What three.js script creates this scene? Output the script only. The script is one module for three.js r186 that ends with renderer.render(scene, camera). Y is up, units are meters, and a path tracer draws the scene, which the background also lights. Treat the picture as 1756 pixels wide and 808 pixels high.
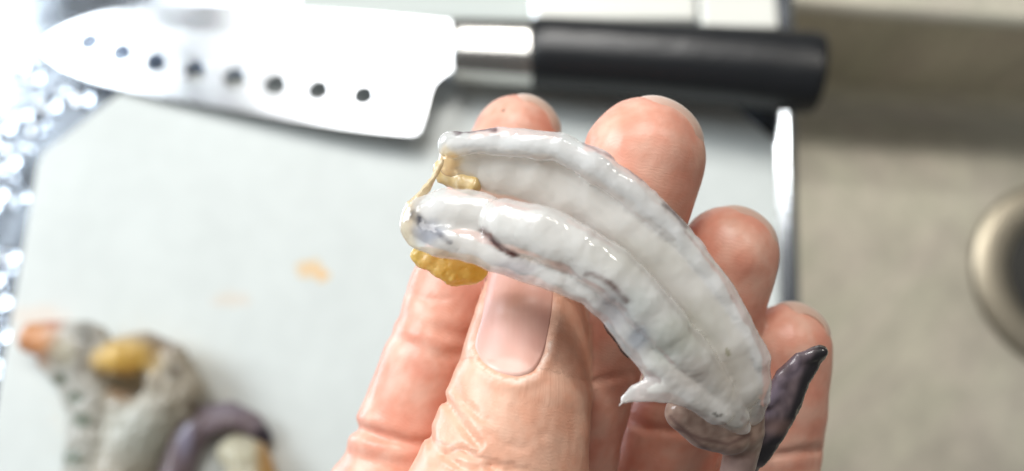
import * as THREE from 'three';
import { RoundedBoxGeometry } from 'three/addons/geometries/RoundedBoxGeometry.js';
import { mergeGeometries } from 'three/addons/utils/BufferGeometryUtils.js';
import { RectAreaLightUniformsLib } from 'three/addons/lights/RectAreaLightUniformsLib.js';
import { createNoise2D, createNoise3D } from 'simplex-noise';

// ---------------------------------------------------------------- camera
const PW = 1756, PH = 808, F = 1378;                 // photograph size and focal length in its pixels
const PITCH = THREE.MathUtils.degToRad(74);
const scene = new THREE.Scene();
const camera = new THREE.PerspectiveCamera(THREE.MathUtils.radToDeg(2 * Math.atan(PH / 2 / F)), PW / PH, 0.01, 30);
camera.position.set(0, 0.33 * Math.sin(PITCH), 0.33 * Math.cos(PITCH));
camera.lookAt(0, 0, 0);
camera.focus = 0.119;
camera.userData.fStop = 27.5 / 3.3;                   // aperture about 3.3 mm across
camera.updateMatrixWorld(true);

// ---------------------------------------------------------------- light
RectAreaLightUniformsLib.init();
const renderer = new THREE.WebGLRenderer({ antialias: true });
renderer.toneMapping = THREE.LinearToneMapping;
renderer.toneMappingExposure = 1.12;
renderer.shadowMap.enabled = true;
scene.background = new THREE.Color().setRGB(0.11, 0.108, 0.105);   // dim walls of the kitchen around
function lampPanel(name, label, pos, target, w, h, color, intensity) {
  const g = new THREE.Group(); g.name = name; g.position.set(...pos); g.lookAt(new THREE.Vector3(...target));
  g.userData = { label, category: 'lamp' };
  const frame = new THREE.Mesh(new RoundedBoxGeometry(w + 0.06, h + 0.06, 0.05, 3, 0.012), new THREE.MeshStandardMaterial({ color: 0xd8d8d6, roughness: 0.6 }));
  frame.name = 'lamp_housing'; frame.position.z = -0.036; g.add(frame);
  const glow = new THREE.Mesh(new THREE.PlaneGeometry(w, h), new THREE.MeshStandardMaterial({ color: 0xffffff, emissive: color, emissiveIntensity: 1, roughness: 0.6 }));
  glow.name = 'lamp_diffuser'; glow.position.z = -0.006; g.add(glow);
  const l = new THREE.RectAreaLight(color, intensity, w, h); l.name = 'lamp_light'; l.rotation.y = Math.PI; g.add(l);
  scene.add(g);
}
lampPanel('ceiling_lamp', 'broad white ceiling lamp panel over the counter', [-0.38, 1.75, -0.95], [-0.1, 0, -0.05], 0.92, 0.8, new THREE.Color(1.0, 0.985, 0.96), 5.4);
lampPanel('added_tube_lamp', 'added narrow white tube lamp that gives sparkle to the wet shrimp', [-0.12, 1.5, -1.15], [0.0, 0, 0], 0.55, 0.06, new THREE.Color(1.0, 0.97, 0.92), 60);  // unseen lamp, added for sharp glints on the wet flesh
lampPanel('window_lamp', 'tall cool daylight lamp panel beside the counter', [-2.0, 1.2, -0.75], [-0.1, 0.1, 0], 1.25, 1.4, new THREE.Color(0.88, 0.95, 1.0), 10.5);
lampPanel('added_spot_lamp', 'added small warm lamp panel that brightens the sink and the counter edge', [0.75, 1.6, -0.7], [0.1, 0, 0], 0.32, 0.08, new THREE.Color(1.0, 0.95, 0.86), 48);  // added out of view to light the counter rim and the sink

// ---------------------------------------------------------------- helpers
let seed = 7;
const rnd = () => { seed = (seed + 0x6d2b79f5) | 0; let t = Math.imul(seed ^ (seed >>> 15), 1 | seed); t = (t + Math.imul(t ^ (t >>> 7), 61 | t)) ^ t; return ((t ^ (t >>> 14)) >>> 0) / 4294967296; };
const N3 = createNoise3D(rnd), N2 = createNoise2D(rnd);
const clamp = (x, a, b) => Math.min(b, Math.max(a, x)), mix = (a, b, t) => a + (b - a) * t;
const smooth = (a, b, x) => { const t = clamp((x - a) / (b - a), 0, 1); return t * t * (3 - 2 * t); };
const mix3 = (a, b, t) => [mix(a[0], b[0], t), mix(a[1], b[1], t), mix(a[2], b[2], t)];
const srgb = (r, g, b) => new THREE.Color().setRGB(r / 255, g / 255, b / 255, THREE.SRGBColorSpace).toArray();
const E = camera.matrixWorld.elements;
const AX = new THREE.Vector3(E[0], E[1], E[2]), AY = new THREE.Vector3(E[4], E[5], E[6]), AZ = new THREE.Vector3(E[8], E[9], E[10]);
const ray = (px, py) => AX.clone().multiplyScalar((px - PW / 2) / F).addScaledVector(AY, -(py - PH / 2) / F).sub(AZ);
const onY = (px, py, y) => { const d = ray(px, py), t = (y - camera.position.y) / d.y; return camera.position.clone().addScaledVector(d, t); };
const shadows = (o) => o.traverse((c) => { if (c.isMesh) { c.castShadow = true; c.receiveShadow = true; } });
function add(o, name, label, category, kind) {
  o.name = name; if (label) o.userData.label = label; if (category) o.userData.category = category; if (kind) o.userData.kind = kind;
  scene.add(o); return o;
}
function part(parent, geo, mat, name, label) {
  const m = new THREE.Mesh(geo, mat); m.name = name; if (label) m.userData.label = label; parent.add(m); return m;
}
function dataTexture(n, m, f, color) {
  const d = new Uint8Array(n * m * 4);
  for (let y = 0; y < m; y++) for (let x = 0; x < n; x++) { const c = f(x / n, y / m); for (let k = 0; k < 3; k++) d[(y * n + x) * 4 + k] = clamp(Math.round(c[k] * 255), 0, 255); d[(y * n + x) * 4 + 3] = 255; }
  const t = new THREE.DataTexture(d, n, m); t.magFilter = THREE.LinearFilter; t.minFilter = THREE.LinearMipmapLinearFilter; t.generateMipmaps = true;
  t.wrapS = t.wrapT = THREE.RepeatWrapping; if (color) t.colorSpace = THREE.SRGBColorSpace; t.needsUpdate = true; return t;
}

// A mesh (surface nets) of the field f(x, y, z) = 0 inside a box, in millimetres; blocks far from the surface are skipped.
function netMesh(f, lo, hi, cell, margin, colorOf, uvOf) {
  const n = [0, 1, 2].map((k) => Math.ceil((hi[k] - lo[k]) / cell) + 1), [nx, ny, nz] = n, S = nx * ny;
  const v = new Float32Array(S * nz), B = 8, near = [];
  const reach = (B * cell * Math.sqrt(3)) / 2 + margin;
  for (let bz = 0; bz < nz; bz += B) for (let by = 0; by < ny; by += B) for (let bx = 0; bx < nx; bx += B) {
    const d = f(lo[0] + (bx + B / 2) * cell, lo[1] + (by + B / 2) * cell, lo[2] + (bz + B / 2) * cell);
    const far = Math.abs(d) > reach;
    if (!far) near.push([bx, by, bz]);
    for (let z = bz; z < Math.min(bz + B, nz); z++) for (let y = by; y < Math.min(by + B, ny); y++) for (let x = bx, i = z * S + y * nx + bx; x < Math.min(bx + B, nx); x++, i++) v[i] = far ? d : f(lo[0] + x * cell, lo[1] + y * cell, lo[2] + z * cell);
  }
  const id = new Map(), pos = [], idx = [];
  const vert = (x, y, z) => {
    const key = z * S + y * nx + x; if (id.has(key)) return id.get(key);
    let sx = 0, sy = 0, sz = 0, c = 0;
    for (let e = 0; e < 12; e++) {
      const ax = e >> 2, a = e & 1, b = (e >> 1) & 1;
      const p = [x, y, z], q = [x, y, z]; const o1 = (ax + 1) % 3, o2 = (ax + 2) % 3;
      p[o1] += a; p[o2] += b; q[o1] += a; q[o2] += b; q[ax] += 1;
      const va = v[p[2] * S + p[1] * nx + p[0]], vb = v[q[2] * S + q[1] * nx + q[0]];
      if ((va < 0) === (vb < 0)) continue;
      const t = va / (va - vb); p[ax] += t; sx += p[0]; sy += p[1]; sz += p[2]; c++;
    }
    const k = pos.length / 3; pos.push(lo[0] + (sx / c) * cell, lo[1] + (sy / c) * cell, lo[2] + (sz / c) * cell); id.set(key, k); return k;
  };
  const step = [1, nx, S];
  for (const [bx, by, bz] of near) for (let z = Math.max(1, bz); z < Math.min(bz + B, nz - 1); z++) for (let y = Math.max(1, by); y < Math.min(by + B, ny - 1); y++) for (let x = Math.max(1, bx); x < Math.min(bx + B, nx - 1); x++) {
    const i = z * S + y * nx + x, va = v[i];
    for (let ax = 0; ax < 3; ax++) {
      const vb = v[i + step[ax]]; if ((va < 0) === (vb < 0)) continue;
      const u = [0, 0, 0], w = [0, 0, 0]; u[(ax + 1) % 3] = 1; w[(ax + 2) % 3] = 1;
      const a = vert(x - u[0] - w[0], y - u[1] - w[1], z - u[2] - w[2]), b = vert(x - w[0], y - w[1], z - w[2]), c = vert(x, y, z), d = vert(x - u[0], y - u[1], z - u[2]);
      if (va < 0) idx.push(a, b, c, a, c, d); else idx.push(a, c, b, a, d, c);
    }
  }
  const g = new THREE.BufferGeometry();
  const P = new Float32Array(pos);
  g.setAttribute('position', new THREE.BufferAttribute(P, 3)); g.setIndex(idx); g.computeVertexNormals();
  if (colorOf) {
    const C = new Float32Array(P.length), nn = g.attributes.normal.array;
    for (let i = 0; i < P.length; i += 3) { const c = colorOf(P[i], P[i + 1], P[i + 2], nn[i], nn[i + 1], nn[i + 2]); C[i] = c[0]; C[i + 1] = c[1]; C[i + 2] = c[2]; }
    g.setAttribute('color', new THREE.BufferAttribute(C, 3));
  }
  if (uvOf) {
    const U = new Float32Array((P.length / 3) * 2);
    for (let i = 0, j = 0; i < P.length; i += 3, j += 2) { const c = uvOf(P[i], P[i + 1], P[i + 2]); U[j] = c[0]; U[j + 1] = c[1]; }
    g.setAttribute('uv', new THREE.BufferAttribute(U, 2));
  }
  return g;
}
// Chains of tapered capsules. A node is [pixel x, pixel y, radius in pixels, depth in mm from the lens] and is turned into mm (x right, y up, z towards the lens).
const nodeMM = ([px, py, r, d]) => [((px - PW / 2) * d) / F, (-(py - PH / 2) * d) / F, -d, (r * d) / F];
const chain = (nodes, flat = 1) => ({ n: nodes.map(nodeMM), flat });
const hit = { t: 0 };
function chainDist(c, x, y, z) {
  let best = 1e9;
  for (let i = 0; i < c.n.length - 1; i++) {
    const a = c.n[i], b = c.n[i + 1], dx = b[0] - a[0], dy = b[1] - a[1], dz = (b[2] - a[2]);
    const t = clamp(((x - a[0]) * dx + (y - a[1]) * dy + (z - a[2]) * dz) / (dx * dx + dy * dy + dz * dz), 0, 1);
    const ex = x - a[0] - dx * t, ey = y - a[1] - dy * t, ez = (z - a[2] - dz * t) * c.flat, r = a[3] + (b[3] - a[3]) * t;
    const d = Math.sqrt(ex * ex + ey * ey + ez * ez) - r;
    if (d < best) { best = d; hit.t = i + t; hit.ez = ez; }
  }
  return best;
}
const smin = (a, b, k) => { const h = Math.max(k - Math.abs(a - b), 0) / k; return Math.min(a, b) - h * h * k * 0.25; };
const toPx = (x, y, z) => [PW / 2 + (F * x) / -z, PH / 2 - (F * y) / -z];
function segDist(px, py, line) {
  let best = 1e9;
  for (let i = 0; i < line.length - 1; i++) {
    const [ax, ay] = line[i], [bx, by] = line[i + 1], dx = bx - ax, dy = by - ay, t = clamp(((px - ax) * dx + (py - ay) * dy) / (dx * dx + dy * dy), 0, 1);
    const d = Math.hypot(px - ax - dx * t, py - ay - dy * t); if (d < best) best = d;
  }
  return best;
}
// A group in the hand's own axes, its base at the mm point b.
function handGroup(b) {
  const g = new THREE.Group();
  g.position.copy(camera.position).addScaledVector(AX, b[0] / 1000).addScaledVector(AY, b[1] / 1000).addScaledVector(AZ, b[2] / 1000);
  g.quaternion.copy(camera.quaternion); g.scale.setScalar(0.001); return g;
}
const shift = (g, b) => g.translate(-b[0], -b[1], -b[2]);

// ---------------------------------------------------------------- setting: steel counter with a sink
const YC = -0.0065, YS = -0.125;
const e0 = onY(1352, 190, YC), e1 = onY(1357, 480, YC);
const edgeDir = e1.clone().sub(e0).setY(0).normalize();
const edgeTurn = Math.atan2(edgeDir.x, edgeDir.z);
const brushed = dataTexture(512, 512, (u, v) => { const s = 0.5 + 0.22 * N2(u * 6, v * 160) + 0.16 * N2(u * 14 + 9, v * 330); return [s, s, s]; });
const mottle = dataTexture(512, 512, (u, v) => { const T = 6.2832, n = (k, o) => N3(Math.cos(u * T) * k + o, Math.sin(u * T) * k + Math.cos(v * T) * k, Math.sin(v * T) * k); const s = 0.86 + 0.04 * n(0.7, 1) + 0.03 * n(2.2, 5) + 0.02 * n(7, 9) + 0.02 * n(18, 2); return [s, s * (1 - 0.01 * n(1.5, 3)), s]; }, true);
const blotch = dataTexture(512, 512, (u, v) => { const q = (a) => N2(Math.cos(u * 6.283) * a + 4, Math.sin(u * 6.283) * a + N2(v * 3, 1) + Math.sin(v * 6.283) * a); const s = 0.62 + 0.18 * q(1.1) + 0.12 * q(3.1) + 0.06 * q(9); return [s, s, s]; });
{
  const steel = new THREE.MeshPhysicalMaterial({ color: new THREE.Color().setRGB(0.95, 0.90, 0.755), map: mottle, metalness: 0.65, roughness: 0.55, bumpMap: brushed, bumpScale: 0.000015 });
  const counterSteel = new THREE.MeshPhysicalMaterial({ color: new THREE.Color().setRGB(0.50, 0.55, 0.62), metalness: 0.95, roughness: 0.24, roughnessMap: blotch, bumpMap: brushed, bumpScale: 0.00003 });  // blue tint puts reflected daylight into the steel colour
  const sinkGroup = new THREE.Group(); sinkGroup.position.set(e0.x, 0, e0.z); sinkGroup.rotation.y = edgeTurn;
  // cross-section in (x, y), x to the sink; swept along z from the back wall to the front
  const sweep = (pts, z0, z1, mat, name) => {
    const pos = [], uv = [], idx = [], nz = 24; let s = 0;
    pts.forEach(([x, y], i) => { if (i) s += Math.hypot(x - pts[i - 1][0], y - pts[i - 1][1]); for (let k = 0; k <= nz; k++) { pos.push(x, y, mix(z0, z1, k / nz)); uv.push(s * 3, mix(z0, z1, k / nz) * 3); } });
    for (let i = 0; i < pts.length - 1; i++) for (let k = 0; k < nz; k++) { const a = i * (nz + 1) + k, b = a + nz + 1; idx.push(a, a + 1, b, b, a + 1, b + 1); }
    const g = new THREE.BufferGeometry(); g.setAttribute('position', new THREE.Float32BufferAttribute(pos, 3)); g.setAttribute('uv', new THREE.Float32BufferAttribute(uv, 2)); g.setIndex(idx); g.computeVertexNormals();
    return part(sinkGroup, g, mat, name);
  };
  const arc = (cx, cy, r, a0, a1, n = 8) => Array.from({ length: n + 1 }, (_, i) => { const a = mix(a0, a1, i / n); return [cx + r * Math.cos(a), cy + r * Math.sin(a)]; });
  const H = Math.PI / 2;
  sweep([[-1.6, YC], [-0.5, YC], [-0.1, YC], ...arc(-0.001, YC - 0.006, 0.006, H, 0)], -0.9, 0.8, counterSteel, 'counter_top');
  const backZ = onY(1500, 176, YS).sub(new THREE.Vector3(e0.x, 0, e0.z)).applyAxisAngle(new THREE.Vector3(0, 1, 0), -edgeTurn).z;
  sweep([[0.005, YC - 0.006], ...arc(0.022, YS + 0.016, 0.016, Math.PI, Math.PI * 1.5), [0.25, YS], [0.6, YS], ...arc(0.72, YS + 0.03, 0.03, -H, 0), [0.75, YC - 0.02]], backZ, 0.8, steel, 'sink_bottom');
  // back wall of the sink, its ledge and the wall top beyond, swept along x
  const back = [[backZ + 0.03, YS + 0.0005], ...arc(backZ + 0.022, YS + 0.024, 0.0235, -H, -Math.PI, 8), [backZ - 0.0015, YC - 0.034], ...arc(backZ - 0.008, YC - 0.034, 0.0065, 0, H, 6), [backZ - 0.03, YC - 0.028], ...arc(backZ - 0.03, YC - 0.02, 0.008, -H, -Math.PI, 5), [backZ - 0.038, YC - 0.004], [backZ - 0.3, YC - 0.003]];
  const pos = [], uv = [], idx = [];
  back.forEach(([z, y], i) => { for (let k = 0; k <= 10; k++) { pos.push(0.0055 + (0.74 * k) / 10, y, z); uv.push((k / 10) * 2, i * 0.06); } });
  for (let i = 0; i < back.length - 1; i++) for (let k = 0; k < 10; k++) { const a = i * 11 + k, b = a + 11; idx.push(a, a + 1, b, b, a + 1, b + 1); }
  const g = new THREE.BufferGeometry(); g.setAttribute('position', new THREE.Float32BufferAttribute(pos, 3)); g.setAttribute('uv', new THREE.Float32BufferAttribute(uv, 2)); g.setIndex(idx); g.computeVertexNormals();
  part(sinkGroup, g, steel, 'sink_back_wall');
  add(sinkGroup, 'steel_counter', 'brushed stainless steel counter with a sink let in beside the white board', 'counter', 'structure');
  shadows(sinkGroup);
}
{ // drain in the sink bottom
  const c = onY(1838, 478, YS), g = new THREE.Group(); g.position.copy(c);
  const ring = new THREE.MeshPhysicalMaterial({ color: new THREE.Color().setRGB(0.55, 0.50, 0.40), metalness: 0.95, roughness: 0.35 });
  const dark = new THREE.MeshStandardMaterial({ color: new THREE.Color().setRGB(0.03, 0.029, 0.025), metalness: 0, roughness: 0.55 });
  const R = 0.057;
  const prof = [[R, 0.0004], [R - 0.0006, 0.0022], [R - 0.002, 0.0032], [R - 0.006, 0.0036], [R - 0.014, 0.0040], [R - 0.019, 0.0030], [R - 0.0205, 0.0010], [R - 0.021, -0.001]];
  part(g, new THREE.LatheGeometry(prof.map(([r, y]) => new THREE.Vector2(r, y + 0.001)), 96), ring, 'drain_flange');
  part(g, new THREE.LatheGeometry([[0.0395, 0.001], [0.0385, 0.0016], [0.034, 0.0018], [0.02, 0.0035], [0.0001, 0.004]].map(([r, y]) => new THREE.Vector2(r, y)), 64), dark, 'drain_hole_shade');  // flat dark disc, its colour stands for the shade inside the drain hole
  add(g, 'sink_drain', 'round steel drain with a dark disc standing in for its shaded hole', 'drain'); shadows(g);
}
// ---------------------------------------------------------------- things behind the knife
{
  const box = (x0, x1, y1, h, name, mat, label, cat) => {
    const a = onY(x0, y1, YC + h), b = onY(x1, y1, YC + h), w = b.x - a.x, d = 0.13;
    const g = new THREE.Group(); g.position.set((a.x + b.x) / 2, YC, a.z - d / 2);
    const lid = new RoundedBoxGeometry(w, h * 0.35, d, 4, 0.002); lid.translate(0, h * 0.825, 0);
    const body = new RoundedBoxGeometry(w - 0.004, h * 0.66, d - 0.004, 3, 0.002); body.translate(0, h * 0.33, 0);
    part(g, body, mat, 'container_body'); part(g, lid, mat, 'container_lid');
    add(g, name, label, cat); shadows(g);
  };
  const cream = new THREE.MeshPhysicalMaterial({ color: new THREE.Color().setRGB(0.84, 0.83, 0.76), roughness: 0.35, clearcoat: 0.3 });
  box(921, 1197, 34, 0.012, 'flat_container', cream, 'wide cream plastic container lying flat behind the knife handle', 'container');
  box(1204, 1338, 48, 0.012, 'flat_container_001', cream, 'narrow cream plastic container beside the sink edge behind the handle', 'container');
  const mat2 = new THREE.MeshPhysicalMaterial({ color: new THREE.Color().setRGB(0.56, 0.60, 0.57), roughness: 0.5 });
  const a = onY(508, 34, YC + 0.004), b = onY(913, 34, YC + 0.004);
  const tray = new THREE.Mesh(new RoundedBoxGeometry(b.x - a.x, 0.004, 0.14, 3, 0.0015), mat2); tray.position.set((a.x + b.x) / 2, YC + 0.0021, a.z - 0.07);
  add(tray, 'plastic_mat', 'flat pale grey green plastic mat behind the knife blade', 'mat'); shadows(tray);
}
// ---------------------------------------------------------------- cutting board
{
  const out = [[-62, 1000], [62, 285], [72, 262], [235, 134], [258, 126], [1188, 128], [1206, 136], [1328, 238], [1335, 255], [1346, 1000]].map(([x, y]) => onY(x, y, 0));
  const s = new THREE.Shape(); out.forEach((p, i) => (i ? s.lineTo(p.x, -p.z) : s.moveTo(p.x, -p.z))); s.closePath();
  const g = new THREE.ExtrudeGeometry(s, { depth: 0.0038, bevelEnabled: true, bevelThickness: 0.0012, bevelSize: 0.0012, bevelOffset: -0.0012, bevelSegments: 3, curveSegments: 4 });
  g.rotateX(-Math.PI / 2); g.translate(0, -0.0050, 0);
  const P = g.attributes.position, U = g.attributes.uv;
  for (let i = 0; i < P.count; i++) U.setXY(i, (P.getX(i) + 0.3) / 0.6, (0.3 - P.getZ(i)) / 0.6);
  const spot = (px, py) => { const p = onY(px, py, 0); return [(p.x + 0.3) / 0.6, (0.3 - p.z) / 0.6]; };
  const stains = [[530, 462, 26, 17, [232, 178, 110], 0.75, 1], [552, 474, 14, 11, [236, 170, 88], 0.8, 2], [395, 515, 34, 16, [214, 196, 178], 0.6, 3], [60, 545, 60, 22, [226, 200, 180], 0.5, 4], [240, 690, 150, 120, [206, 200, 188], 0.5, 5], [548, 205, 12, 10, [214, 205, 190], 0.5, 6]]
    .map(([x, y, rx, ry, c, a, k]) => { const [u, v] = spot(x, y); return { u, v, rx: rx / 4.17 / 600, ry: ry / 4.1 / 600, c, a, k }; });
  const map = dataTexture(1024, 1024, (u, v) => {
    let c = [208, 213, 210]; const n = 3 * N2(u * 9, v * 9) + 2 * N2(u * 40, v * 40); c = c.map((x) => x + n);
    for (const s of stains) { const du = (u - s.u) / s.rx, dv = (v - s.v) / s.ry, w = 0.3 * N2(u * 130 + s.k * 7, v * 130) + 0.2 * N2(u * 400, v * 400 + s.k), d = Math.hypot(du, dv) + w; const t = s.a * (1 - smooth(0.55, 1.1, d)) * (0.8 + 0.3 * N2(u * 300, v * 300 + s.k)); if (t > 0) c = mix3(c, s.c, clamp(t, 0, 1)); }
    return c.map((x) => x / 255);
  }, true);
  const cuts = document.createElement('canvas'); cuts.width = cuts.height = 1024; const q = cuts.getContext('2d');
  q.fillStyle = '#808080'; q.fillRect(0, 0, 1024, 1024);
  for (let i = 0; i < 420; i++) { q.strokeStyle = rnd() < 0.75 ? 'rgba(40,40,40,0.5)' : 'rgba(190,190,190,0.4)'; q.lineWidth = 0.5 + rnd(); const x = rnd() * 1024, y = rnd() * 1024, a = (rnd() - 0.5) * 1.2 + (rnd() < 0.3 ? 1.4 : 0), l = 30 + rnd() * 150; q.beginPath(); q.moveTo(x, y); q.lineTo(x + Math.cos(a) * l, y + Math.sin(a) * l); q.stroke(); }
  const bump = new THREE.CanvasTexture(cuts); bump.magFilter = THREE.LinearFilter;
  const board = new THREE.Mesh(g, new THREE.MeshPhysicalMaterial({ map, bumpMap: bump, bumpScale: 0.0002, roughness: 0.42 }));
  add(board, 'cutting_board', 'white plastic cutting board with clipped corners and faint orange stains', 'cutting board'); shadows(board);
}
// ---------------------------------------------------------------- knife
{
  const kY = (px) => -0.0016 + ((px - 75) / 705) * 0.0142;
  const K = (px, py) => onY(px, py, kY(px));
  const o = K(780, 88), tip = K(75, 30);
  const ex = o.clone().sub(tip).normalize(), ez0 = K(700, 200).sub(K(700, 40)), ey = new THREE.Vector3().crossVectors(ez0, ex).normalize(), ez = new THREE.Vector3().crossVectors(ex, ey).normalize();
  const g = new THREE.Group(); g.position.copy(o); g.quaternion.setFromRotationMatrix(new THREE.Matrix4().makeBasis(ex, ey, ez));
  const local = (px, py, lift = 0) => { // pixel to the knife's own plane
    const d = ray(px, py), n = ey, t = (o.clone().addScaledVector(ey, lift).sub(camera.position).dot(n)) / d.dot(n), p = camera.position.clone().addScaledVector(d, t).sub(o); return [p.dot(ex), p.dot(ez)];
  };
  const steel = new THREE.MeshPhysicalMaterial({ color: new THREE.Color().setRGB(0.70, 0.715, 0.74), metalness: 1, roughness: 0.3, roughnessMap: blotch });
  const edgeSteel = new THREE.MeshPhysicalMaterial({ color: new THREE.Color().setRGB(0.78, 0.79, 0.81), metalness: 1, roughness: 0.16 });
  const black = new THREE.MeshPhysicalMaterial({ color: new THREE.Color().setRGB(0.012, 0.013, 0.015), roughness: 0.3, bumpMap: blotch, bumpScale: 0.0003 });
  const spine = [[778, 38], [650, 26], [505, 16], [350, 8], [240, 14], [165, 27], [112, 46], [82, 66], [68, 84]];
  const edge = [[68, 84], [98, 112], [150, 137], [220, 156], [330, 178], [450, 199], [560, 217], [650, 228], [706, 233]];
  const heel = [[706, 233], [718, 228], [724, 212], [736, 166], [744, 146], [758, 133], [774, 122], [782, 106], [783, 60], [778, 38]];
  const curve = (pts) => new THREE.CatmullRomCurve3(pts.map(([x, y]) => { const [u, w] = local(x, y); return new THREE.Vector3(u, -w, 0); }), false, 'centripetal').getPoints(pts.length * 6).map((p) => new THREE.Vector2(p.x, p.y));
  const A = curve(spine), Bc = curve(edge), C = curve(heel);
  const shape = new THREE.Shape([...A, ...Bc.slice(1), ...C.slice(1, -1)]);
  for (const [x, y] of [[155, 73], [210, 92], [268, 108], [336, 123], [404, 135], [474, 147], [547, 156], [624, 165]]) { const [u, w] = local(x, y), h = new THREE.Path(); h.absellipse(u, -w, 0.0050, 0.0048, 0, Math.PI * 2); shape.holes.push(h); }
  const bg = new THREE.ExtrudeGeometry(shape, { depth: 0.0010, bevelEnabled: true, bevelThickness: 0.0004, bevelSize: 0.0004, bevelOffset: -0.0004, bevelSegments: 2, curveSegments: 20 });
  bg.rotateX(-Math.PI / 2); bg.translate(0, -0.0005, 0); part(g, bg, steel, 'blade', 'wide mirror bright blade with a row of eight round holes');
  // ground cutting edge: a thin bevelled strip under the lower rim
  const pos = [], idx = [];
  Bc.forEach((p, i) => { const q0 = Bc[Math.max(0, i - 1)], q1 = Bc[Math.min(Bc.length - 1, i + 1)], tx = q1.x - q0.x, ty = q1.y - q0.y, l = Math.hypot(tx, ty), nx = ty / l, ny = -tx / l; // outward, away from the blade
    const w = 0.0014 * Math.min(1, i / 6, (Bc.length - 1 - i) / 3 + 0.3);
    pos.push(p.x - nx * 0.0004 * -1, 0.0009, -(p.y - ny * 0.0004 * -1), p.x + nx * w * -1, 0.0002, -(p.y + ny * w * -1), p.x, -0.0004, -p.y); });
  for (let i = 0; i < Bc.length - 1; i++) for (let k = 0; k < 3; k++) { const a = i * 3 + k, b = i * 3 + ((k + 1) % 3); idx.push(a, a + 3, b, b, a + 3, b + 3); }
  const eg = new THREE.BufferGeometry(); eg.setAttribute('position', new THREE.Float32BufferAttribute(pos, 3)); eg.setIndex(idx); const egf = eg.toNonIndexed(); egf.computeVertexNormals();
  part(g, egf, edgeSteel, 'cutting_edge');
  // handle and collar: rounded oval sections along the axis
  const loft = (secs, power) => { // [px, top py, bottom py, half thickness]
    const M = 48, pos = [], idx = [];
    const rings = secs.map(([x, t, b, h, sx = 0]) => { const p = local(x, t), q = local(x + sx, b); return { cx: (p[0] + q[0]) / 2, cz: (p[1] + q[1]) / 2, dx: (q[0] - p[0]) / 2, r: (q[1] - p[1]) / 2, h }; });
    rings.forEach((s) => { for (let k = 0; k < M; k++) { const a = (k / M) * Math.PI * 2, c = Math.cos(a), d = Math.sin(a), e = 2 / power, cc = Math.sign(c) * Math.abs(c) ** e, ss = Math.sign(d) * Math.abs(d) ** e; pos.push(s.cx + s.dx * cc, s.h * ss, s.cz + s.r * cc); } });
    for (let i = 0; i < rings.length - 1; i++) for (let k = 0; k < M; k++) { const a = i * M + k, b = i * M + ((k + 1) % M); idx.push(a, a + M, b, b, a + M, b + M); }
    for (const [i, s] of [[0, 1], [rings.length - 1, -1]]) { const c = pos.length / 3, r = rings[i]; pos.push(r.cx, 0, r.cz); for (let k = 0; k < M; k++) { const a = i * M + k, b = i * M + ((k + 1) % M); s > 0 ? idx.push(c, a, b) : idx.push(c, b, a); } }
    const geo = new THREE.BufferGeometry(); geo.setAttribute('position', new THREE.Float32BufferAttribute(pos, 3)); geo.setIndex(idx);
    const uv = []; for (let i = 0; i < pos.length; i += 3) uv.push(pos[i] * 9, (pos[i + 2] + pos[i + 1]) * 9); geo.setAttribute('uv', new THREE.Float32BufferAttribute(uv, 2)); geo.computeVertexNormals(); return geo;
  };
  part(g, loft([[777, 40, 134, 0.0098], [781, 38, 138, 0.0110], [800, 38, 139, 0.0112], [908, 41, 146, 0.0118], [917, 43, 145, 0.0114]], 2.6), new THREE.MeshPhysicalMaterial({ color: new THREE.Color().setRGB(0.66, 0.65, 0.62), metalness: 1, roughness: 0.22 }), 'collar', 'polished steel collar between blade and handle');
  part(g, loft([[913, 38, 146, 0.0112], [918, 36, 148, 0.0122], [940, 36, 150, 0.0126], [1100, 45, 161, 0.0130], [1280, 55, 178, 0.0136], [1385, 62, 189, 0.0139, -4], [1402, 65, 190, 0.0136, -8], [1409, 70, 187, 0.0126, -9], [1413, 84, 176, 0.0105, -9]], 2.3), black, 'handle', 'thick black oval handle with a flat butt');
  add(g, 'kitchen_knife', 'broad steel kitchen knife with perforated blade and black handle lying across the board', 'knife'); shadows(g);
}
// ---------------------------------------------------------------- water drops on the wet counter
{
  const geo = new THREE.SphereGeometry(1, 14, 10); const n = 150, m = new THREE.InstancedMesh(geo, new THREE.MeshPhysicalMaterial({ color: 0xffffff, transmission: 1, thickness: 0.01, ior: 1.33, roughness: 0.02 }), n);
  const M = new THREE.Matrix4(); let k = 0;
  while (k < n) { const px = -60 + rnd() * 260, py = 90 + rnd() * 560; if (px > 52 - (py - 290) * 0.17 && py > 250) continue; if (py < 260 && px > 60 + (262 - py) * 1.2) continue; const p = onY(px, py, YC), r = 0.0008 + rnd() ** 2 * 0.0042; M.makeScale(r, r * 0.5, r).setPosition(p.x, YC + r * 0.1, p.z); m.setMatrixAt(k++, M); }
  add(m, 'water_drops', 'clear water drops beaded over the wet steel counter', 'water drops', 'stuff'); shadows(m);
}
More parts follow.
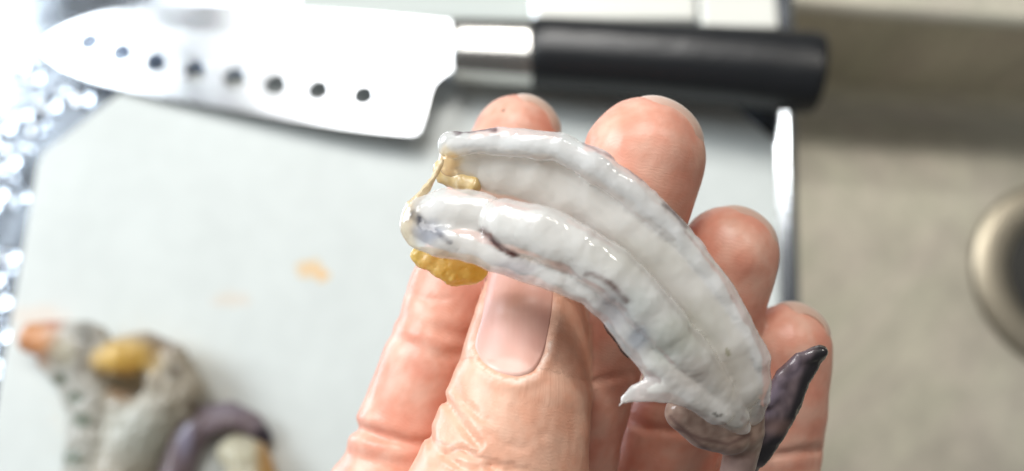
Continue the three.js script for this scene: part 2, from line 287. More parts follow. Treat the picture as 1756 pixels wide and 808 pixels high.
// ---------------------------------------------------------------- shrimp scraps on the board
const bands = (x, y, z) => 0.5 + 0.5 * Math.sin(x * 0.9 + y * 1.3 + 2.5 * N3(x / 6, y / 6, z / 6));
const wet = (extra) => new THREE.MeshPhysicalMaterial({ vertexColors: true, roughness: 0.55, clearcoat: 1, clearcoatRoughness: 0.12, ...extra });
function scrap(name, label, chains, colorOf, k = 2.5, amp = 0.55) {
  // node: [px, py, radius px, height of its centre in mm]; built on the board in mm, z up
  const cs = chains.map((c) => ({ flat: 1, n: c.map(([px, py, r, h]) => { const p = onY(px, py, h / 1000); return [p.x * 1000, -p.z * 1000, h, r / 4.25]; }) }));
  const f = (x, y, z) => { let d = 1e9; for (const c of cs) d = smin(d, chainDist(c, x, y, z), k); d = Math.max(d, 0.15 - z); return d + amp * N3(x / 4, y / 4, z / 4) + amp * 0.4 * N3(x / 1.6, y / 1.6, z / 1.6); };
  const lo = [1e9, 1e9, 0.05 - 0.6], hi = [-1e9, -1e9, 0];
  cs.forEach((c) => c.n.forEach(([x, y, z, r]) => { lo[0] = Math.min(lo[0], x - r - 2); lo[1] = Math.min(lo[1], y - r - 2); hi[0] = Math.max(hi[0], x + r + 2); hi[1] = Math.max(hi[1], y + r + 2); hi[2] = Math.max(hi[2], z + r + 2); }));
  const base = [(lo[0] + hi[0]) / 2, (lo[1] + hi[1]) / 2, 0];
  const g = netMesh(f, lo, hi, 0.8, 1.2, (x, y, z) => { const p = new THREE.Vector3(x / 1000, z / 1000, -y / 1000).sub(camera.position); const dz = -p.dot(AZ); return colorOf(PW / 2 + (F * p.dot(AX)) / dz, PH / 2 - (F * p.dot(AY)) / dz, x, y, z); });
  shift(g, base); g.rotateX(-Math.PI / 2); g.scale(0.001, 0.001, 0.001);
  const m = new THREE.Mesh(g, wet({ transmission: 0.5, roughness: 0.9, specularIntensity: 0.5 })); m.position.set(base[0] / 1000, 0.0006, -base[1] / 1000);
  add(m, name, label, 'shrimp scrap'); m.userData.group = 'shrimp scraps heaped on the board'; shadows(m);
}
const blob = (px, py, x, y, rx, ry, soft = 0.5) => 1 - smooth(1 - soft, 1 + soft, Math.hypot((px - x) / rx, (py - y) / ry));
scrap('cut_shrimp_head', 'grey translucent shrimp head scrap with an orange tip and dark green legs', [[[62, 580, 26, 7], [85, 582, 30, 7], [120, 590, 36, 8], [150, 600, 38, 8]], [[150, 600, 34, 7], [150, 650, 32, 6], [165, 700, 34, 6], [160, 760, 38, 6], [150, 850, 40, 6]], [[120, 610, 24, 5], [112, 660, 12, 3], [126, 700, 10, 3], [130, 790, 14, 3]], [[140, 570, 18, 12], [165, 575, 16, 12], [178, 600, 14, 12]], [[95, 640, 4, 1], [112, 655, 5, 3], [140, 668, 5, 5]], [[112, 690, 4, 1], [130, 690, 5, 3], [158, 700, 5, 5]], [[118, 730, 4, 1], [140, 722, 5, 3], [168, 730, 5, 5]], [[80, 620, 12, 4], [100, 640, 12, 4]]], (px, py, x, y, z) => {
  let c = mix3(srgb(228, 225, 216), srgb(206, 204, 196), 0.5 + 0.5 * N3(x / 5, y / 5, z / 5));
  c = mix3(c, srgb(176, 176, 166), 0.4 * bands(x, y, z)); c = mix3(c, srgb(232, 166, 106), blob(px, py, 60, 580, 34, 38, 0.8)); c = mix3(c, srgb(214, 128, 96), 0.7 * blob(px, py, 92, 552, 16, 12));
  c = mix3(c, srgb(222, 216, 190), 0.7 * blob(px, py, 108, 605, 22, 24));
  c = mix3(c, srgb(120, 118, 112), 0.5 * blob(px, py, 148, 572, 18, 24));
  for (const [a, b, r] of [[104, 650, 12], [130, 682, 13], [142, 720, 16], [126, 785, 18]]) c = mix3(c, srgb(92, 106, 78), 0.9 * blob(px, py, a, b, r, r * 0.7));
  return c;
});
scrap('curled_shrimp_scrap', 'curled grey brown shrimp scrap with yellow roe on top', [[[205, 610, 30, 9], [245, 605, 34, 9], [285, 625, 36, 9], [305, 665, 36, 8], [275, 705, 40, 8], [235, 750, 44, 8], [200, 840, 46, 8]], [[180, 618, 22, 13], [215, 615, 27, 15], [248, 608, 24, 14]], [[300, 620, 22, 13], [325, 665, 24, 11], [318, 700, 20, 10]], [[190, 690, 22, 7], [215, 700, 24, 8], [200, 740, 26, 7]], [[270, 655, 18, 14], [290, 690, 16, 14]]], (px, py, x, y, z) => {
  let c = mix3(srgb(222, 214, 198), srgb(198, 190, 172), 0.5 + 0.5 * N3(x / 6, y / 6, z / 6));
  c = mix3(c, srgb(172, 160, 142), 0.5 * bands(y, x, z)); c = mix3(c, srgb(216, 218, 208), blob(px, py, 240, 745, 60, 50, 0.8)); c = mix3(c, srgb(168, 152, 138), 0.8 * blob(px, py, 270, 590, 36, 22));
  c = mix3(c, srgb(246, 206, 108), blob(px, py, 212, 616, 54, 32, 0.6)); c = mix3(c, srgb(150, 110, 62), 0.8 * blob(px, py, 210, 665, 26, 26));  // yellow is roe; the brown blob paints shading into the gap
  for (const [a, b, r] of [[246, 646, 12], [300, 640, 12], [330, 696, 14]]) c = mix3(c, srgb(110, 98, 84), 0.7 * blob(px, py, a, b, r, r));
  return c;
});
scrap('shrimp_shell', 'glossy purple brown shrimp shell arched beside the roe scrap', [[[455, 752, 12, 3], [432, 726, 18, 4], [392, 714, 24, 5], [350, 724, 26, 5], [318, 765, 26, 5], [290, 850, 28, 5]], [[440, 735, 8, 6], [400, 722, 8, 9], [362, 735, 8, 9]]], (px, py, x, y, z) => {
  let c = mix3(srgb(166, 150, 158), srgb(132, 112, 114), 0.5 + 0.5 * N3(x / 4, y / 4, z / 4));
  c = mix3(c, srgb(178, 172, 196), 0.9 * blob(px, py, 318, 750, 14, 36)); c = mix3(c, srgb(160, 150, 164), 0.6 * blob(px, py, 385, 702, 40, 10)); c = mix3(c, srgb(48, 44, 60), 0.9 * blob(px, py, 452, 750, 16, 16));  // pale violet blobs are shiny highlights painted into the shell colour
  return c;
}, 2.5, 0.3);
scrap('shrimp_flesh', 'cream lump of shrimp flesh with an orange rim', [[[405, 778, 28, 6], [425, 790, 34, 7], [435, 850, 40, 7]]], (px, py, x, y, z) => mix3(mix3(srgb(226, 222, 196), srgb(205, 200, 180), 0.5 + 0.5 * N3(x / 4, y / 4, z / 4)), srgb(216, 166, 96), smooth(430, 458, px)));

// ---------------------------------------------------------------- hand
const FI = {
  index: chain([[560, 1010, 118, 142], [668, 838, 96, 141], [757, 588, 88, 141], [828, 392, 82, 144], [886, 240, 76, 148]]),
  middle: chain([[890, 1010, 112, 140], [948, 840, 99, 136], [1002, 640, 90, 134.5], [1058, 440, 96, 133], [1104, 272, 104, 131]]),
  ring: chain([[1060, 1010, 104, 148], [1110, 840, 90, 148], [1165, 700, 86, 145], [1210, 570, 85, 140], [1248, 440, 85, 137]]),
  little: chain([[1230, 1010, 100, 148], [1305, 830, 90, 147], [1338, 700, 79, 144], [1350, 592, 72, 141]]),
  thumb: chain([[790, 1010, 180, 124], [858, 830, 152, 123], [893, 680, 122, 125], [914, 560, 99, 128], [926, 455, 82, 133]]),
  palm: chain([[700, 1080, 170, 150], [1150, 1080, 190, 156]]),
};
const NAIL = [[829, 470], [822, 540], [809, 596], [822, 624], [850, 644], [888, 652], [917, 640], [937, 606], [950, 545], [954, 500], [955, 462], [945, 438], [890, 430], [842, 440]];
// creases and folds of the skin: [finger, depth mm, half width px, polyline]
const CREASE = [
  ['index', 0.38, 13, [[620, 500], [690, 545], [740, 566], [800, 578], [860, 574]]], ['index', 0.5, 14, [[760, 572], [800, 578], [870, 572]]], ['index', 0.4, 12, [[640, 560], [716, 594], [760, 609], [840, 606]]], ['index', 0.4, 13, [[775, 608], [850, 606]]],
  ['index', 1.3, 10, [[598, 730], [640, 744], [700, 760], [760, 765]]], ['index', 0.25, 5, [[700, 500], [730, 515], [770, 512]]], ['index', 0.5, 12, [[585, 775], [640, 792], [690, 800]]],
  ['thumb', 0.79, 7, [[764, 686], [776, 705], [800, 738], [822, 765]]], ['thumb', 0.72, 7, [[737, 742], [742, 765], [765, 785], [790, 800]]], ['thumb', 0.65, 7, [[765, 780], [790, 772], [830, 788], [850, 808]]],
  ['thumb', 0.32, 5, [[800, 690], [822, 715], [845, 725]]], ['thumb', 0.43, 7, [[735, 775], [755, 800], [790, 830]]], ['thumb', 0.22, 6, [[880, 700], [905, 735], [935, 750]]], ['thumb', 0.25, 5, [[782, 668], [800, 700], [812, 706]]],
  ['thumb', 0.29, 6, [[840, 745], [870, 762], [900, 770]]], ['thumb', 0.36, 7, [[800, 806], [850, 800], [900, 812]]], ['ring', 0.8, 8, [[1060, 712], [1110, 735], [1180, 742]]], ['ring', 0.4, 7, [[1075, 660], [1110, 690], [1170, 700]]],
  ['little', 0.6, 8, [[1330, 782], [1370, 776], [1400, 772]]], ['middle', 0.5, 7, [[960, 640], [1020, 655], [1085, 640]]],
];
const insideNail = (px, py) => { let s = false; for (let i = 0, j = NAIL.length - 1; i < NAIL.length; j = i++) { const [xi, yi] = NAIL[i], [xj, yj] = NAIL[j]; if ((yi > py) !== (yj > py) && px < ((xj - xi) * (py - yi)) / (yj - yi) + xi) s = !s; } return s; };
const NAILC = [...NAIL, NAIL[0]];
let who = '';
function handField(x, y, z, detail = true) {
  let d = 1e9, t = 0; who = '';
  const ds = {};
  for (const k in FI) {
    const e = chainDist(FI[k], x, y, z); ds[k] = e; if (e < d) { who = k; t = hit.t; }
    d = k === 'palm' ? smin(d, e, 7) : smin(d, e, 1.1);
  }
  if (detail && d > -2.5 && d < 2.5) {
    const [px, py] = toPx(x, y, z);
    for (const [k, a, w, l] of CREASE) if (k === who) { const s = segDist(px, py, l) / w; if (s < 3) d += a * Math.exp(-s * s) * (0.9 + 0.25 * N2(px / 60, py / 60)) - a * 0.08 * Math.exp(-((s - 2) * (s - 2))); }
    if (who === 'thumb' && z > -127.5 - 6) {
      const s = segDist(px, py, NAILC); 
      if (insideNail(px, py)) d += 0.38 * smooth(0, 16, s); else if (py > 470) d -= 0.22 * Math.exp(-(((s - 9) / 9) ** 2));
    }
    d += 0.25 * N3(x / 11, y / 11, z / 11) + 0.03 * N3(x / 2.2, y / 2.2, z / 2.2);
    if (who === 'thumb') d += 0.05 * N3(x / 1.1, y / 3, z / 2) * smooth(660, 720, py) + 0.06 * Math.abs(N3(x / 2.6 + 4, y / 4.5, z / 3)) * smooth(670, 740, py);
  }
  return d;
}
const handCast = (px, py, lift = 0) => { // first point of the hand along a line of sight, mm
  const ux = (px - PW / 2) / F, uy = -(py - PH / 2) / F, L = Math.hypot(ux, uy, 1); let s = 85;
  for (let i = 0; i < 60; i++) { const d = handField(ux * s, uy * s, -s, false); if (d < 0.01) break; s += d / L * 0.9; if (s > 220) break; }
  s -= lift; return [ux * s, uy * s, -s];
};
{
  const base = nodeMM([900, 900, 0, 135]);
  const lo = [-42, -48, -166], hi = [56, 26, -106];
  const geo = netMesh((x, y, z) => handField(x, y, z), lo, hi, 0.55, 1.8, (x, y, z) => {
    handField(x, y, z, false); const [px, py] = toPx(x, y, z);
    const n = 0.5 + 0.5 * N3(x / 7, y / 7, z / 7), m = 0.5 + 0.5 * N3(x / 2.4 + 9, y / 2.4, z / 2.4), q = N3(x / 0.9, y / 0.9, z / 0.9);
    let c = mix3([0.88, 0.54, 0.41], [0.79, 0.35, 0.235], smooth(0.1, 0.9, 0.6 * n + 0.4 * m));
    if (who !== 'thumb' && who !== 'palm') c = mix3(c, [0.82, 0.35, 0.255], 0.5 * n + 0.1);     // pinker pads
    if (who === 'thumb') c = mix3(c, [0.80, 0.48, 0.32], 0.45);
    const k = 1 + 0.035 * q; c = c.map((v) => v * k);
    if (who === 'thumb' && !insideNail(px, py) && py > 585) c = mix3(c, [0.90, 0.70, 0.58], 0.8 * (1 - smooth(3, 11, segDist(px, py, NAILC) + 3 * m)));   // pale dry cuticle
    for (const [a, b, r] of [[911, 163, 3], [864, 190, 2.6]]) { const t = 1 - smooth(r * 0.6, r * 1.5, Math.hypot(px - a, py - b)); c = mix3(c, [0.12, 0.07, 0.05], t * 0.85); }
    return c;
  }, (x, y, z) => { // along and round the finger, mm
    let d = 1e9, u = 0, v = 0, k = 0;
    for (const f in FI) { k += 3.3; const e = chainDist(FI[f], x, y, z); if (e < d) { d = e; const i = Math.min(Math.floor(hit.t), FI[f].n.length - 2), a = FI[f].n[i], b = FI[f].n[i + 1], w = hit.t - i; let l = 0; for (let j = 0; j < i; j++) l += Math.hypot(...[0, 1, 2].map((q) => FI[f].n[j + 1][q] - FI[f].n[j][q])); l += w * Math.hypot(b[0] - a[0], b[1] - a[1], b[2] - a[2]);
      const L = Math.hypot(b[0] - a[0], b[1] - a[1]), nx = (b[1] - a[1]) / L, ny = -(b[0] - a[0]) / L; u = l + k + (w >= 1 ? 0.8 * ((x - b[0]) * (b[0] - a[0]) + (y - b[1]) * (b[1] - a[1])) / L : 0); v = Math.atan2((x - mix(a[0], b[0], w)) * nx + (y - mix(a[1], b[1], w)) * ny, z - mix(a[2], b[2], w)) * mix(a[3], b[3], w); } }
    return [u / 16, v / 16];
  });
  const skinBump = dataTexture(1024, 1024, (u, v) => {
    const T = 6.2832, cu = Math.cos(u * T), su = Math.sin(u * T), cv = Math.cos(v * T), sv = Math.sin(v * T), n = (k, o) => N3(cu * k + o, su * k + cv * k, sv * k + o * 2);
    const ridge = Math.sin(T * 30 * u + 3.5 * n(1.1, 1) + 1.2 * n(3, 5)), cell = Math.abs(n(7, 3)), fine = n(16, 9); const h = 0.5 + 0.13 * ridge + 0.3 * (cell - 0.3) + 0.12 * fine; return [h, h, h];
  });
  const g = handGroup(base);
  part(g, shift(geo, base), new THREE.MeshPhysicalMaterial({ vertexColors: true, roughness: 0.9, transmission: 0.13, specularIntensity: 0.3, clearcoat: 0.7, clearcoatRoughness: 0.32, bumpMap: skinBump, bumpScale: 0.00005 }), 'skin');
  // thumb nail: rings drawn towards the nail's outline, following the thumb
  const outline = new THREE.CatmullRomCurve3(NAIL.map(([x, y]) => new THREE.Vector3(x, y, 0)), true, 'centripetal').getPoints(90).slice(0, 90);
  const cx = 888, cy = 545, R = 22, pos = [], col = [], idx = [];
  for (let r = 0; r <= R; r++) outline.forEach((p) => {
    const s = r / R, px = mix(cx, p.x, s), py = mix(cy, p.y, s), l = 0.02 - (s > 0.93 ? (s - 0.93) / 0.07 * 0.75 : 0);
    pos.push(...handCast(px, py, l));
    const lun = 1 - smooth(0.8, 1.05, Math.hypot((px - 872) / 52, (py - 655) / 44)), ridge = 0.015 * N2(px / 9, py / 160);
    let c = mix3([0.68, 0.345, 0.27], [0.70, 0.39, 0.31], 0.4 + 0.4 * N2(px / 40, py / 60)); c = mix3(c, [0.74, 0.49, 0.41], lun * 0.7); c = mix3(c, [0.70, 0.62, 0.50], 0.8 * smooth(470, 452, py)); col.push(...c.map((v) => v * (1 + ridge)));
  });
  for (let r = 0; r < R; r++) for (let k = 0; k < 90; k++) { const a = r * 90 + k, b = r * 90 + ((k + 1) % 90); idx.push(a, a + 90, b, b, a + 90, b + 90); }
  const ng = new THREE.BufferGeometry(); ng.setAttribute('position', new THREE.Float32BufferAttribute(pos, 3)); ng.setAttribute('color', new THREE.Float32BufferAttribute(col, 3)); ng.setIndex(idx); ng.computeVertexNormals();
  const nailMat = new THREE.MeshPhysicalMaterial({ vertexColors: true, roughness: 0.42, clearcoat: 0.15, clearcoatRoughness: 0.3, side: THREE.DoubleSide });
  part(g, shift(ng, base), nailMat, 'thumbnail', 'smooth pink thumb nail with a pale half moon');
  const tipNailMat = new THREE.MeshPhysicalMaterial({ vertexColors: true, roughness: 0.9, transmission: 0.5, clearcoat: 0.4, clearcoatRoughness: 0.25 });
  // nails of the fingers, seen past the finger tips
  const tipNail = (tip, dir, back, off, size) => {
    const c = nodeMM([tip[0] + 2, tip[1] - 3, tip[2], tip[3]]), ax = new THREE.Vector3(dir[0], -dir[1], -back).normalize(), side = new THREE.Vector3().crossVectors(ax, new THREE.Vector3(0, 0, 1)).normalize(), up = new THREE.Vector3().crossVectors(side, ax);
    const pos = [], idx = [], col = [], nu = 26, nv = 18, r = c[3];
    for (const t of [0, 1]) for (let i = 0; i <= nu; i++) for (let j = 0; j <= nv; j++) {
      const a = (i / nu - 0.5) * 2 * size[0], b = (j / nv - 0.5) * 2 * size[1], rr = r * off * (1 - 0.05 * (i / nu * 2 - 1) ** 4) * (1 - 0.04 * (j / nv * 2 - 1) ** 4) + (t ? -0.35 : 0);
      const v = ax.clone().multiplyScalar(Math.cos(a) * Math.cos(b)).addScaledVector(side, Math.sin(a) * Math.cos(b)).addScaledVector(up, Math.sin(b)).multiplyScalar(rr);
      pos.push(c[0] + v.x, c[1] + v.y, c[2] + v.z); col.push(0.86, 0.68, 0.55);
    }
    const L = (nu + 1) * (nv + 1), W = nv + 1;
    for (let i = 0; i < nu; i++) for (let j = 0; j < nv; j++) { const a = i * W + j, b = a + W; idx.push(a, b, a + 1, a + 1, b, b + 1, L + a, L + a + 1, L + b, L + a + 1, L + b + 1, L + b); }
    for (let i = 0; i < nu; i++) for (const j of [0, nv]) { const a = i * W + j, b = a + W; idx.push(a, b, L + a, L + a, b, L + b); }
    for (let j = 0; j < nv; j++) for (const i of [0, nu]) { const a = i * W + j, b = a + 1; idx.push(a, b, L + a, L + a, b, L + b); }
    const q = new THREE.BufferGeometry(); q.setAttribute('position', new THREE.Float32BufferAttribute(pos, 3)); q.setAttribute('color', new THREE.Float32BufferAttribute(col, 3)); q.setIndex(idx); q.computeVertexNormals();
    part(g, shift(q, base), tipNailMat, 'fingernail');
  };
  tipNail([886, 240, 76, 148], [0.55, -0.6], 0.17, 1.02, [0.8, 0.82]);
  tipNail([1104, 272, 104, 131], [0.45, -0.62], 0.17, 1.02, [0.8, 0.82]);
  tipNail([1248, 440, 85, 137], [0.45, -0.62], 0.17, 1.02, [0.8, 0.82]);
  tipNail([1350, 592, 72, 141], [0.45, -0.62], 0.17, 1.02, [0.8, 0.82]);
  add(g, 'hand', 'bare hand with thumb in front pinching the butterflied shrimp', 'hand'); shadows(g);
}
// ---------------------------------------------------------------- the butterflied shrimp
{
  const base = nodeMM([1250, 760, 0, 116]);
  const A1 = chain([[788, 276, 38, 118.7], [850, 286, 55, 118.7], [930, 300, 64, 117.7], [1010, 332, 65, 116.7], [1078, 378, 62, 115.7], [1142, 442, 63, 115.7], [1192, 512, 63, 115.7], [1238, 586, 60, 115.7], [1266, 650, 52, 116.7], [1284, 702, 30, 118.7], [1285, 724, 20, 119.8]], 1.25);
  const A2 = chain([[772, 250, 22, 115], [820, 243, 22, 114], [885, 243, 24, 113], [960, 254, 27, 112], [1038, 294, 29, 111.5], [1106, 346, 28, 111.5], [1164, 402, 24, 112], [1218, 472, 22, 112.5], [1262, 540, 21, 113], [1301, 618, 22, 114], [1304, 682, 18, 116], [1298, 714, 12, 118]], 1.35);
  const B0 = chain([[728, 374, 38, 113.5], [764, 366, 42, 113], [800, 364, 42, 112.5], [836, 374, 38, 112]], 1.5);
  const B1 = chain([[868, 384, 45, 110], [925, 400, 48, 109], [990, 428, 46, 108.5], [1050, 466, 46, 108.5], [1100, 514, 44, 109], [1145, 564, 42, 110], [1186, 614, 38, 111.5], [1226, 664, 32, 113.5], [1262, 712, 24, 116]], 1.35);
  const B2 = chain([[716, 394, 31, 113], [752, 412, 29, 111.5], [800, 420, 27, 111], [850, 440, 26, 110.5], [902, 460, 25, 110], [960, 478, 25, 109.5], [1010, 498, 26, 109.5], [1050, 532, 28, 110], [1090, 582, 29, 110.5], [1132, 628, 28, 111], [1182, 668, 30, 112], [1232, 702, 28, 114], [1268, 728, 20, 117]], 1.5);
  const FL = chain([[1180, 668, 25, 112], [1128, 666, 25, 111], [1094, 674, 18, 110.5], [1073, 685, 9, 110.3], [1061, 697, 2.2, 110]], 2.2);
  const own = { A1: 0, A2: 0, B: 0 };
  const f = (x, y, z) => {
    const a1 = chainDist(A1, x, y, z), a2 = chainDist(A2, x, y, z), b0 = chainDist(B0, x, y, z), b1 = chainDist(B1, x, y, z), tb = hit.t, b2 = chainDist(B2, x, y, z), fl = chainDist(FL, x, y, z);
    const rag = N3(x / 4.5, y / 4.5, z / 8), rag2 = N3(x / 1.8 + 4, y / 1.8, z / 4);
    const A = smin(a1, a2 + 0.18 * rag + 0.035 * rag2, 0.45), B = smin(smin(smin(b0, b2 + 0.2 * rag + 0.045 * rag2, 1.1), b1, 0.3), fl, 0.8);
    let d = smin(A, B, 0.35);
    if (d > -1.6 && d < 1.6) {
      d += 0.22 * N3(x / 6.5, y / 6.5, z / 6.5) + 0.04 * N3(x / 2.2, y / 2.2, z / 2.2);
      if (b1 < 1.2) for (const q of [0.95, 2.1, 3.2, 4.3, 5.4, 6.4]) { const e = (tb + 0.12 * N3(x / 3, y / 3, z / 3) - q) / 0.085; if (Math.abs(e) < 3) d += 0.07 * Math.exp(-e * e); }
      const w = B < A || a2 < a1 ? 1 : 0.45;
      d += w * 0.045 * N3(x / 1.0 + 5, y / 1.0, z / 1.0) - w * 0.05 * (1 - Math.abs(N3(x / 1.6, y / 1.6 + 8, z / 1.6))) ** 4;
    }
    return d;
  };
  const lines = [ // dark pigmented membrane: [polyline px, half width, colour, strength]
    [[[826, 393], [836, 402], [850, 416], [864, 428], [884, 438]], 6.5, [0.20, 0.10, 0.09], 0.95], [[[1004, 470], [1024, 474], [1046, 486], [1062, 503], [1074, 518]], 6, [0.22, 0.12, 0.105], 0.9],
    [[[708, 368], [718, 376], [728, 386]], 9, [0.10, 0.10, 0.13], 0.85], [[[736, 390], [756, 404], [772, 416]], 5, [0.16, 0.15, 0.18], 0.7],
    [[[780, 228], [820, 222], [850, 224]], 4.5, [0.22, 0.14, 0.16], 0.75], [[[1000, 246], [1060, 275], [1100, 308]], 3, [0.35, 0.24, 0.26], 0.5], [[[1140, 352], [1160, 368], [1176, 388]], 5, [0.28, 0.2, 0.2], 0.6],
    [[[1222, 708], [1230, 713], [1238, 712]], 3, [0.10, 0.08, 0.06], 0.9], [[[1246, 600], [1250, 608]], 4, [0.36, 0.34, 0.16], 0.8],
  ];
  const tint = [ // broad tints of the flesh, some along the groove: [x, y, rx, ry, colour, strength]
    [760, 285, 34, 36, [0.78, 0.60, 0.28], 0.95], [700, 395, 24, 50, [0.80, 0.68, 0.48], 0.95], [732, 398, 36, 26, [0.36, 0.39, 0.48], 0.8], [880, 462, 46, 22, [0.56, 0.52, 0.55], 0.55],
    [1055, 530, 34, 40, [0.50, 0.47, 0.50], 0.55], [1095, 580, 24, 26, [0.44, 0.49, 0.58], 0.6], [1150, 590, 50, 60, [0.62, 0.66, 0.58], 0.4], [1090, 520, 40, 34, [0.60, 0.65, 0.62], 0.4],
    [1180, 640, 50, 40, [0.66, 0.60, 0.55], 0.5], [1250, 640, 36, 60, [0.66, 0.62, 0.54], 0.5], [1205, 560, 50, 60, [0.68, 0.68, 0.60], 0.4], [1100, 440, 110, 40, [0.68, 0.67, 0.61], 0.5], [900, 310, 110, 36, [0.70, 0.67, 0.62], 0.5],
  ];
  const color = (x, y, z, surface) => {
    const [px, py] = toPx(x, y, z), n = 0.5 + 0.5 * N3(x / 5 + 3, y / 5, z / 5), m = 0.5 + 0.5 * N3(x / 1.5, y / 1.5 + 7, z / 1.5), wob = 6 * N3(x / 2, y / 2, z / 2);
    let c = mix3([0.975, 0.97, 0.95], [0.945, 0.94, 0.915], 0.6 * n + 0.4 * m);
    const a1 = chainDist(A1, x, y, z), a2 = chainDist(A2, x, y, z), b1 = chainDist(B1, x, y, z), b2 = chainDist(B2, x, y, z), cut = 1 - smooth(0.25, 0.9, Math.abs(b1 - b2) + 0.3 * N3(x / 0.9, y / 0.9, z / 0.9));
    let li = 0;
    if (a1 < a2 && a1 < b1) c = mix3(c, [0.94, 0.925, 0.885], 0.7);
    if (a2 < a1) c = mix3(c, [0.965, 0.965, 0.96], 0.7);
    for (const [tx, ty, rx, ry, k, s] of tint) { const t = s * (1 - smooth(0.35, 1.15, Math.hypot((px - tx) / rx, (py - ty) / ry) + wob * 0.04)); if (t > 0) c = mix3(c, k.map((v) => Math.min(0.95, v * 1.2)), t * 0.85); }
    if (surface === true) c = mix3(c, [1, 1, 1], 0.25);
    if (surface === true) for (const [l, w, k, s] of lines) { const jag = 2.0 * N3(x / 0.8, y / 0.8, z / 0.8), t = s * (1 - smooth(0.25, 1.35, (segDist(px + wob * 0.5, py + wob * 0.4, l) + jag * 0.5) / w)) * (0.5 + 0.8 * m); const u = li++ < 2 ? t * (0.8 + 0.3 * cut) : t; if (u > 0) c = mix3(c, k, clamp(u, 0, 1)); }
    return c;
  };
  const g = handGroup(base);
  const flesh = new THREE.MeshPhysicalMaterial({ vertexColors: true, roughness: 0.08, transmission: 0.6, ior: 1.4, specularIntensity: 1, clearcoat: 1, clearcoatRoughness: 0.03 });
  const box = [[-18, -36, -128], [42, 20, -100]];
  part(g, shift(netMesh((x, y, z) => f(x, y, z) + 1.0 + 0.25 * N3(x / 4, y / 4, z / 4), ...box, 0.4, 2.4, color), base), new THREE.MeshPhysicalMaterial({ vertexColors: true, roughness: 1, transmission: 0.5, specularIntensity: 0.1 }), 'muscle', 'dense white muscle inside the two lobes');
  part(g, shift(netMesh(f, ...box, 0.3, 1.0, (x, y, z) => color(x, y, z, true)), base), flesh, 'flesh', 'wet translucent flesh split lengthwise into two lobes');
  // last shell segment
  const blobMesh = (chains, cell, k, rough, colorOf, mat, name, label) => {
    const ff = (x, y, z) => { let d = 1e9; for (const c of chains) d = smin(d, chainDist(c, x, y, z), k); return d + (Math.abs(d) < 1.5 ? rough[0] * N3(x / 2.6, y / 2.6, z / 2.6) + rough[1] * N3(x / 0.9, y / 0.9, z / 0.9) : 0); };
    const lo = [1e9, 1e9, 1e9], hi = [-1e9, -1e9, -1e9];
    chains.forEach((c) => c.n.forEach((q) => { for (let i = 0; i < 3; i++) { lo[i] = Math.min(lo[i], q[i] - q[3] - 1); hi[i] = Math.max(hi[i], q[i] + q[3] + 1); } }));
    return part(g, shift(netMesh(ff, lo, hi, cell, rough[0] + rough[1] + 0.6, colorOf), base), mat, name, label);
  };
  blobMesh([chain([[1172, 708, 32, 118.5], [1210, 727, 43, 119.5], [1250, 740, 40, 119.5], [1276, 744, 25, 119.5]], 1.2), chain([[1298, 704, 13, 118.5], [1292, 736, 20, 120], [1272, 775, 30, 122], [1262, 815, 28, 123], [1258, 860, 26, 124]], 1.1)], 0.35, 1.2, [0.08, 0.03], (x, y, z) => {
    const [px, py] = toPx(x, y, z), m = 0.5 + 0.5 * N3(x / 1.6, y / 1.6, z / 1.6); let c = mix3(srgb(196, 168, 150), srgb(160, 128, 112), m);
    c = mix3(c, srgb(176, 148, 140), smooth(760, 800, py) * 0.8);
    for (const l of [[[1160, 735], [1200, 752], [1250, 762], [1285, 745]], [[1150, 715], [1180, 745], [1215, 775]]]) c = mix3(c, srgb(110, 74, 64), 0.7 * (1 - smooth(2, 8, segDist(px, py, l) + 3 * m)));
    return c;
  }, wet({ roughness: 0.9, transmission: 0.35, clearcoatRoughness: 0.1 }), 'tail_segment', 'brownish translucent shell of the last segment');
  blobMesh([chain([[1407, 603, 13, 122], [1383, 623, 22, 122], [1357, 656, 31, 122], [1342, 698, 29, 122], [1317, 744, 27, 122], [1296, 784, 21, 123], [1284, 808, 13, 124]], 1.7), chain([[1410, 604, 9, 121], [1372, 616, 11, 121], [1340, 646, 11, 121], [1318, 690, 9, 121]], 1.2)], 0.35, 1.0, [0.15, 0.08], (x, y, z) => {
    const [px, py] = toPx(x, y, z), m = 0.5 + 0.5 * N3(x / 1.4, y / 2.2, z / 1.6), n = 0.5 + 0.5 * N3(x / 4, y / 4, z / 4);
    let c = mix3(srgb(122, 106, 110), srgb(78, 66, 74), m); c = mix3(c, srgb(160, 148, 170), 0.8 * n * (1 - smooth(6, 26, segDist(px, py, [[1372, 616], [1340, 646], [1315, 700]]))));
    c = mix3(c, srgb(24, 20, 26), 1 - smooth(8, 24, segDist(px, py, [[1414, 602], [1390, 648], [1370, 708], [1340, 756], [1310, 782]]))); c = mix3(c, srgb(150, 118, 108), 0.45 * blob(px, py, 1334, 732, 24, 12, 0.9)); c = mix3(c, srgb(16, 14, 18), 0.95 * blob(px, py, 1300, 746, 12, 10));  // last near black spot paints the darkness of a hole
    return c;
  }, wet({ roughness: 0.5, clearcoatRoughness: 0.1 }), 'tail_fan', 'dark purple folded tail fan');
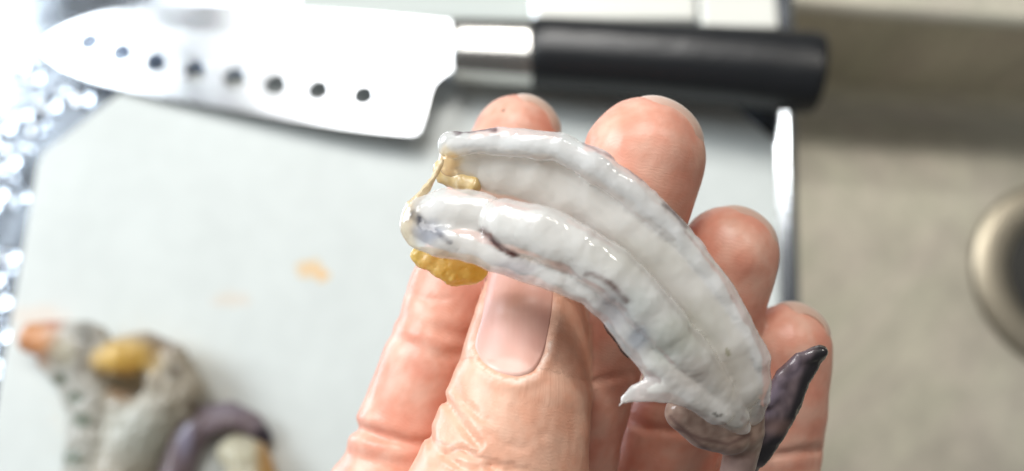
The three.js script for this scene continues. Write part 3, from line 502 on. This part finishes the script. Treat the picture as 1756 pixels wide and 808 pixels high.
  blobMesh([chain([[722, 440, 18, 117], [760, 452, 26, 117], [800, 456, 28, 117], [822, 452, 22, 117]]), chain([[780, 468, 18, 117], [812, 470, 16, 117]])], 0.3, 1.8, [0.2, 0.16], (x, y, z) => { const m = 0.5 + 0.5 * N3(x / 1.8, y / 1.8, z / 1.8), n = 0.5 + 0.5 * N3(x / 5, y / 5, z / 5); return mix3(mix3([0.98, 0.79, 0.22], [0.96, 0.70, 0.15], m), [0.97, 0.86, 0.5], n * 0.4); }, wet({ roughness: 0.6, transmission: 0.55, clearcoat: 0.7, clearcoatRoughness: 0.2 }), 'roe', 'yellow roe under the split end');
  blobMesh([chain([[768, 292, 26, 120], [786, 304, 24, 119], [808, 318, 18, 117]])], 0.35, 0.5, [0.2, 0.1], (x, y, z) => mix3([0.80, 0.55, 0.18], [0.78, 0.62, 0.36], 0.5 + 0.5 * N3(x / 2, y / 2, z / 2)), wet({ roughness: 0.6, transmission: 0.2 }), 'roe', 'yellow smear of roe between the lobes');
  blobMesh([chain([[757, 276, 5, 115], [744, 304, 5, 114], [724, 330, 6, 113.5], [704, 352, 9, 113], [698, 372, 10, 113]]), chain([[752, 290, 3, 115], [738, 322, 3, 114], [716, 346, 4, 113]])], 0.25, 0.3, [0.12, 0.1], (x, y, z) => mix3([0.84, 0.72, 0.50], [0.82, 0.62, 0.34], 0.5 + 0.5 * N3(x / 1.5, y / 1.5, z)), wet({ roughness: 0.5, transmission: 0.25 }), 'sinew', 'thin yellowish strand joining the lobes');
  blobMesh([chain([[1040, 556, 6, 112], [1047, 566, 8, 112.5], [1060, 584, 5, 113], [1074, 604, 7, 113], [1080, 612, 4, 113]])], 0.25, 0.3, [0.1, 0.08], () => [0.03, 0.018, 0.016], wet({ roughness: 0.4 }), 'dark_membrane', 'dark scrap of membrane under the lower lobe');
  blobMesh([chain([[1110, 622, 1.6, 111], [1105, 640, 1.4, 111.5], [1098, 654, 1.4, 111]])], 0.15, 0.2, [0.02, 0.02], () => [0.66, 0.52, 0.36], wet({ transmission: 0.3 }), 'slime_thread', 'fine clear thread at the flap');
  add(g, 'butterflied_shrimp', 'raw peeled shrimp split open with dark tail, held over the thumb and fingers', 'shrimp'); shadows(g);
}
renderer.render(scene, camera);
